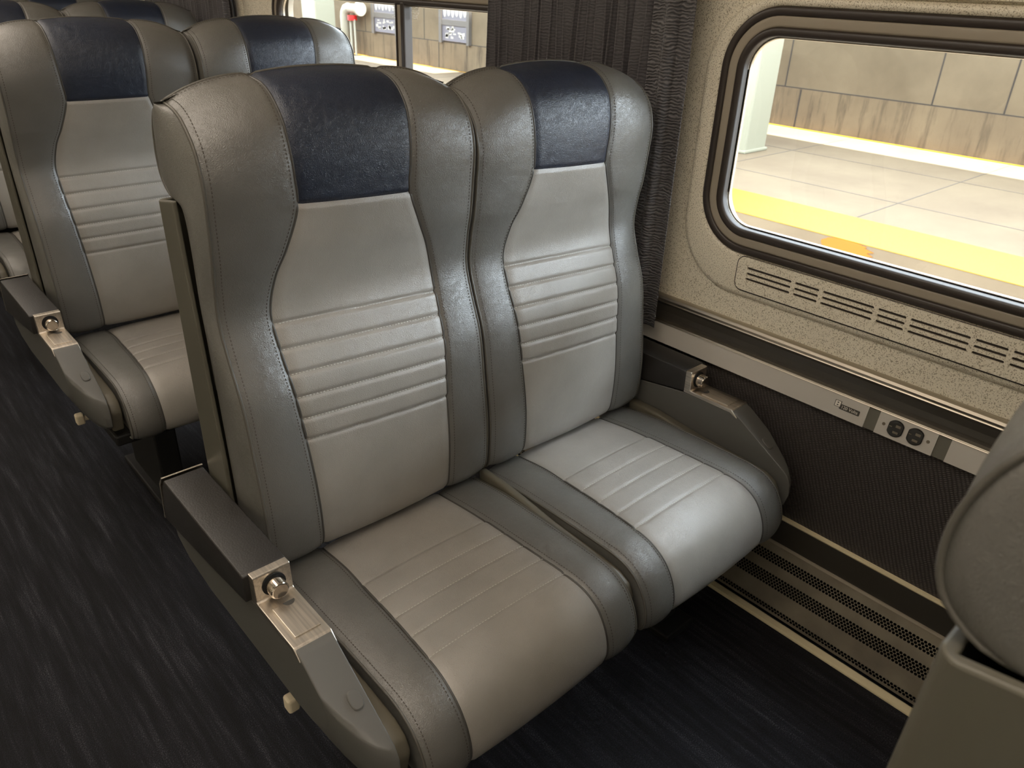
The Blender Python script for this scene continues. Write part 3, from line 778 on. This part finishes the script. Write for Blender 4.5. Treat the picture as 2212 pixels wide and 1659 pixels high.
# heater cover with perforated face
ht = thing('heater_cover', 'long perforated grey metal heater cover running along the floor under the window', 'heater', (1.42, .5, 0))
A = (WX-.006, z(1.1545)); B = (1.392, z(1.296)); Cc = (1.3895, z(1.3165))
L1 = math.dist(A, B); L2 = math.dist(B, Cc)
mb_v = []; uv = []
for y in (YA, YB):
    for (x_, zz), d in ((A, 0), (B, L1), (Cc, L1+L2)): mb_v.append((x_, y, zz)); uv.append((y-YA, d))
me = mkmesh('perforated_face', mb_v, [(0, 1, 4, 3), (1, 2, 5, 4)], M['perf'], False, uv); link('perforated_face', me, ht, (1.41, .5, .12))
MB().prism_y([(WX+.004, z(1.1515)), (A[0]-.001, z(1.1525)), (A[0]-.0035, z(1.157)), (A[0]+.001, z(1.159)), (WX+.004, z(1.158))], YA, YB).build('top_flange', M['light_frame'], ht, (1.43, .5, .19))
MB().prism_y([(WX+.02, z(1.158)), (WX+.03, z(1.158)), (WX+.03, 0), (WX+.02, 0)], YA, YB).build('heater_back', M['black'], ht, (1.46, .5, .1))
struct(MB().prism_y([(1.3865, .0), (1.3865, .004), (1.3885, .009), (1.4005, .0135), (1.4035, .012), (1.4035, 0)], YA, YB).build('trim_6', M['sill'], None, (1.395, 0, 0)))

# ------------------------------------------------------------------ curtains
def curtain(y0, y1, x0, label, hem=None, n=17, seed=1, ztop=H+.16, zbot=H-.728):
    rnd = random.Random(seed); g = []
    NZ, NY = 70, 900
    ph = [rnd.uniform(.75, 1.3) for _ in range(n+1)]; cum = [0]
    for p in ph: cum.append(cum[-1]+p)
    wob = [(rnd.uniform(-1, 1), rnd.uniform(4, 9), rnd.uniform(0, 6)) for _ in range(n+2)]
    amp = [rnd.uniform(.55, 1.) for _ in range(n+2)]
    hw = hem or 0
    for i in range(NZ+1):
        f = i/NZ; zz = ztop+(zbot-ztop)*f; row = []
        pin = sm(0, .35, abs(zz-(H-.02)))          # gathered near the top band
        for j in range(NY+1):
            q = j/NY; y = y0+(y1-y0)*q
            if y < y0+hw:      # broad flat hem strips at the near edge
                s_ = (y-y0)/hw*3; fr = s_-int(s_) if s_ < 3 else 1
                x = x0+(-.014*math.sin(PI*fr)**.8 if int(s_) == 1 else .004*math.sin(PI*fr))-.004
                yy = y
            else:
                c = (y-y0-hw)/(y1-y0-hw)*cum[-1]; k = 0
                while k < n and c > cum[k+1]: k += 1
                fr = min(1, max(0, (c-cum[k])/(cum[k+1]-cum[k]))); w0, w1, w2 = wob[k]; w3 = wob[k+1]
                a = amp[k]*(.6+.4*pin)
                # pointed ridge pleats with a soft valley
                x = x0-.026*a*fr**6-.005*a*(1-fr)**10+.003*math.sin(2*PI*fr)
                dy = .010*(w0*math.sin(zz*w1+w2)*(1-fr)+w3[0]*math.sin(zz*w3[1]+w3[2])*fr)
                yy = y+dy*math.sin(PI*min(1, (y-y0-hw)/(.06))*.5)
            row.append(Vector((x, yy, zz)))
        g.append(row)
    mb = MB().grid(g); nh = int(NY*hw/(y1-y0)); mb.mi = [1 if (q % NY) < nh else 0 for q in range(len(mb.f))]
    o = mb.build('curtain', [M['curtain'], M['hem']], None, (x0, y0, zbot), True)
    so = o.modifiers.new('thick', 'SOLIDIFY'); so.thickness = .0016
    return tag(o, label, 'curtain', 'charcoal window curtains')
curtain(1.005, 1.625, 1.392, 'pleated charcoal curtain beside the large right window, hanging behind the window seat', .105, 21, 3)
curtain(3.20, 4.10, 1.392, 'charcoal curtain hanging between the second and third windows, behind the second row', .05, 22, 5)
curtain(4.30, 5.25, 1.392, 'farthest charcoal curtain past the bright gap at the top left', .05, 22, 8)
tag(MB().cyl((1.392, YA+.1, H+.17), (1.392, YB-.1, H+.17), .008, 12).build('curtain_rail', M['alu'], None, (1.392, 2, H+.17)), 'thin metal curtain rail above the windows', 'rail')

# ------------------------------------------------------------------ outside
XP = 4.585; XW = 8.19
PB = MB().box(XP, XW+.1, -14, 40, -1.4, 0)
pf = struct(PB.build('platform_floor', M['platform'], None, (XP, 0, -1.4)))
pl = MB()
for x_ in (5.79, 6.95): pl.box(x_-.006, x_+.006, -14, 40, 0, .0015)
y = -13
while y < 40:
    pl.box(5.14, XW, y-.005, y+.005, 0, .0015); y += 1.52
o = pl.build('paving_joints', M['joint'], pf, (XP, 0, 0))
tag(MB().box(XP-.002, 5.14, -14, 40, .0, .004).build('safety_strip', M['yellow'], None, (XP, 0, 0)), 'wide yellow safety strip along the platform edge outside', 'platform edge')
tag(MB().box(XW-.065, XW-.02, -14, 40, .0, .004).build('wall_line', M['yellow'], None, (XW-.06, 0, 0)), 'thin yellow painted line at the foot of the concrete wall', 'painted line')
dr = MB(); pts = [(1.86+.16*math.cos(2*PI*i/24)*(1+.15*math.sin(3*i)), -.045+.05*math.sin(2*PI*i/24)) for i in range(24)]
dr.add([(XP-.004, p[0]+.12, min(-.001, p[1])) for p in pts]+[(XP, p[0]+.12, min(-.001, p[1])) for p in pts], [tuple(range(24))]+[(i, (i+1) % 24, 24+(i+1) % 24, 24+i) for i in range(24)])
tag(dr.build('paint_drip', M['orange'], None, (XP, 1.98, -.05)), 'orange paint patch just below the yellow platform strip', 'paint mark')
rw = struct(MB().box(XW, XW+.5, -14, 40, 0, 1.75).build('retaining_wall', M['wallconc'], None, (XW, 0, 0)))
MB().prism_y([(XW+.01, 0), (XW-.004, 0), (XW-.004, .398), (XW, .400), (XW+.01, .400)], -14, 40).build('wall_footing', M['wallbase'], rw, (XW, 0, 0))
jl = MB()
for yj in (3.05, 2.41, 4.62, 6.2, 7.9, 9.4, 11.3, 13.1, 15., .7, -1.): jl.box(XW-.003, XW, yj-.007, yj+.007, .40, 1.75)
for yj in (4.42, 1.2, 7.6, 10.9, 14.): jl.box(XW-.007, XW-.004, yj-.008, yj+.008, 0, .392)
jl.box(XW-.004, XW, -14, 40, .398, .409)
jl.build('wall_joints', M['wjoint'], rw, (XW, 0, 0))
CG = 'platform canopy columns'
def column(y0, label, w=.42):
    c = thing('platform_column', label, 'column', (6.55, y0+.2, 0), CG)
    bevel(MB().box(6.38, 6.73, y0, y0+w, 0, 4.1).build('shaft', M['column'], c, (6.55, y0+.2, 0)), .02)
    bevel(MB().box(6.365, 6.745, y0-.015, y0+w+.015, 0, .03).build('column_base', M['column'], c, (6.55, y0+.2, 0)), .01)
column(3.88, 'cream square platform column at the left edge of the large right window', .75)
column(11.62, 'cream square platform column seen through the far window over the second row')
column(-3.4, 'cream square platform column outside the frame to the right')
wd = MB(); rnd = random.Random(4)
for k in range(26):
    a = rnd.uniform(0, 2*PI); l = rnd.uniform(.05, .11); b = Vector((6.36, 4.12, 0)); t = b+Vector((math.cos(a)*l*.6, math.sin(a)*l*.6, l)); s_ = Vector((-math.sin(a), math.cos(a), 0))*.012
    wd.add([b, b.lerp(t, .5)+s_, t, b.lerp(t, .5)-s_], [(0, 1, 2, 3)])
tag(wd.build('weed', M['leaf'], None, (6.36, 4.12, 0)), 'small green weed at the base of the cream column', 'plant')
# standpipe
sp = thing('standpipe', 'white standpipe with side valve and red collar by the concrete wall', 'pipe', (8.02, 13.55, 0))
px, py = 8.02, 13.52
m_ = MB().tube([(px, py, 0), (px, py, .62), (px, py-.02, .70), (px, py-.07, .755), (px, py-.15, .775)], .085, 16); m_.build('riser', M['pipe'], sp, (px, py, 0), True)
MB().cyl((px, py-.13, .775), (px, py-.42, .775), .072, 20).cyl((px, py-.50, .775), (px, py-.56, .775), .115, 20).cyl((px, py-.42, .775), (px, py-.50, .775), .04, 12).build('valve', M['pipe'], sp, (px, py-.3, .775))
MB().cyl((px, py-.26, .66), (px, py-.26, .58), .085, 20).build('valve_collar', M['red'], sp, (px, py-.3, .62))
MB().cyl((px, py-.2, .60), (px, py-.2, 0), .025, 12).cyl((px, py-.33, .60), (px, py-.33, 0), .02, 12).build('drain_pipe', M['pipe'], sp, (px, py-.25, 0))
def board(y0, y1, z0, zm, z1, label):
    b = thing('notice_board', label, 'notice board', (XW-.04, (y0+y1)/2, z0), 'notice boards on the concrete wall')
    g = MB().box(XW-.05, XW-.002, y0, y1, zm-.04, zm+.04)
    for yy in (y0, y1): g.box(XW-.06, XW-.002, yy-.03, yy+.03, z0-.03, z1)
    g.build('board_frame', M['board'], b, (XW, y0, z0))
    MB().box(XW-.03, XW-.002, y0+.03, y1-.03, zm+.04, z1-.02).build('upper_poster', M['poster'], b, (XW, y0, zm))
    MB().box(XW-.03, XW-.002, y0+.03, y1-.03, z0, zm-.04).build('lower_poster', M['poster'], b, (XW, y0, z0))
    g = MB(); n = 6; W = (y1-y0-.1)
    for k in range(n):
        c = y1-.05-W*(k+.5)/n; rr_ = W/n*.42
        pts = [(c+rr_*math.cos(2*PI*i/14), (zm+.10+z1)/2-.01+(.10)*math.sin(2*PI*i/14)*(1-.15*(k % 2))) for i in range(14)]
        g.add([(XW-.033, p[0], p[1]) for p in pts], [tuple(range(14))])
    g.build('white_shapes', M['paper'], b, (XW, y0, zm), fix=False)
    g = MB(); rr2 = random.Random(int(y0*10))
    for k in range(22):
        yy = rr2.uniform(y0+.06, y1-.14); zz = rr2.uniform(z0+.02, zm-.09); g.box(XW-.034, XW-.0305, yy, yy+rr2.uniform(.03, .1), zz, zz+rr2.uniform(.015, .05))
    g.build('paper_notices', M['paper'], b, (XW, y0, z0))
board(10.09, 10.80, .425, .695, .96, 'notice board with white shapes over small papers, outside the right hand far pane')
board(12.05, 12.78, .43, .70, .96, 'notice board partly hidden by the window post, nearer the standpipe')
# track bed
struct(MB().box(1.7, XP, -14, 40, -1.45, -1.40).build('track_bed', M['ballast'], None, (3, 0, -1.4)))
for xr in (2.35, 3.79):
    tag(MB().prism_y([(xr-.07, -1.4), (xr+.07, -1.4), (xr+.012, -1.37), (xr+.035, -1.27), (xr-.035, -1.27), (xr-.012, -1.37)], -14, 40).build('rail', M['steelrail'], None, (xr, 0, -1.4)), 'rusty track rail below the platform, hidden under the window line', 'rail', 'track rails')
struct(MB().box(-4.0, -3.7, -14, 40, -1.4, 4.6).build('dimming_wall_left', M['wallconc'], None, (-4.3, 0, 0)))  # unseen wall added to dim daylight through the left windows
# unseen canopy shaped to shade the platform and leave sunlit strips by the wall
struct(MB().box(4.4, 7.52, -14, 4.35, 4.1, 4.25).box(4.4, 8.6, 4.35, 9.2, 4.1, 4.25).box(4.4, 7.60, 9.2, 40, 4.1, 4.25).build('canopy', M['roof'], None, (6, 0, 3.5)))

# ------------------------------------------------------------------ light
W = bpy.data.worlds.new('sky'); SC.world = W; W.use_nodes = True
bg = W.node_tree.nodes['Background']; bg.inputs[0].default_value = (.80, .90, 1.0, 1); bg.inputs[1].default_value = 15
sd = bpy.data.lights.new('sun', 'SUN'); sd.energy = 34; sd.angle = math.radians(.6); sd.color = (1, .95, .86)
so = bpy.data.objects.new('sun', sd); COL.objects.link(so)
dirv = Vector((.0, .25, -1)).normalized(); so.rotation_euler = dirv.to_track_quat('-Z', 'Y').to_euler()
cm, nt, b_ = new_mat('ceiling lamp diffuser'); b_.inputs['Emission Color'].default_value = (1, .87, .73, 1); b_.inputs['Emission Strength'].default_value = 2.8; b_.inputs['Base Color'].default_value = (.8, .8, .8, 1)
for k, (y0, y1) in enumerate(((-2.2, -.5), (-.2, 1.5), (1.8, 3.5), (3.8, 5.5))):
    t = thing('ceiling_lamp', 'long warm ceiling lamp over the aisle, out of view above', 'lamp', (0, (y0+y1)/2, H+.74), 'ceiling lamps over the aisle')
    MB().box(-.42, .42, y0, y1, H+.715, H+.73).build('lamp_housing', M['light_frame'], t, (0, (y0+y1)/2, H+.74))
    MB().box(-.40, .40, y0+.02, y1-.02, H+.705, H+.715).build('diffuser', cm, t, (0, (y0+y1)/2, H+.73))

# ------------------------------------------------------------------ camera
CAMR = [(0.745127, -0.291453, 0.599867), (-0.666080, -0.370416, 0.647403), (0.033513, -0.881957, -0.470138)]
cd = bpy.data.cameras.new('camera'); cam = bpy.data.objects.new('camera', cd); COL.objects.link(cam)
cd.sensor_width = 36; cd.sensor_fit = 'HORIZONTAL'; cd.lens = 36*1645.5/2212; cd.clip_start = .01; cd.clip_end = 200
X = Vector([r[0] for r in CAMR]); Y = -Vector([r[1] for r in CAMR]); Zb = -Vector([r[2] for r in CAMR])
m = Matrix((X, Y, Zb)).transposed().to_4x4(); m.translation = (0, 0, H); cam.matrix_world = m
cd.dof.use_dof = True; cd.dof.focus_distance = 1.35; cd.dof.aperture_fstop = 11
SC.camera = cam
SC.view_settings.view_transform = 'Standard'; SC.view_settings.look = 'None'; SC.view_settings.gamma = 1; SC.view_settings.use_curve_mapping = False
SC.view_settings.exposure = .36
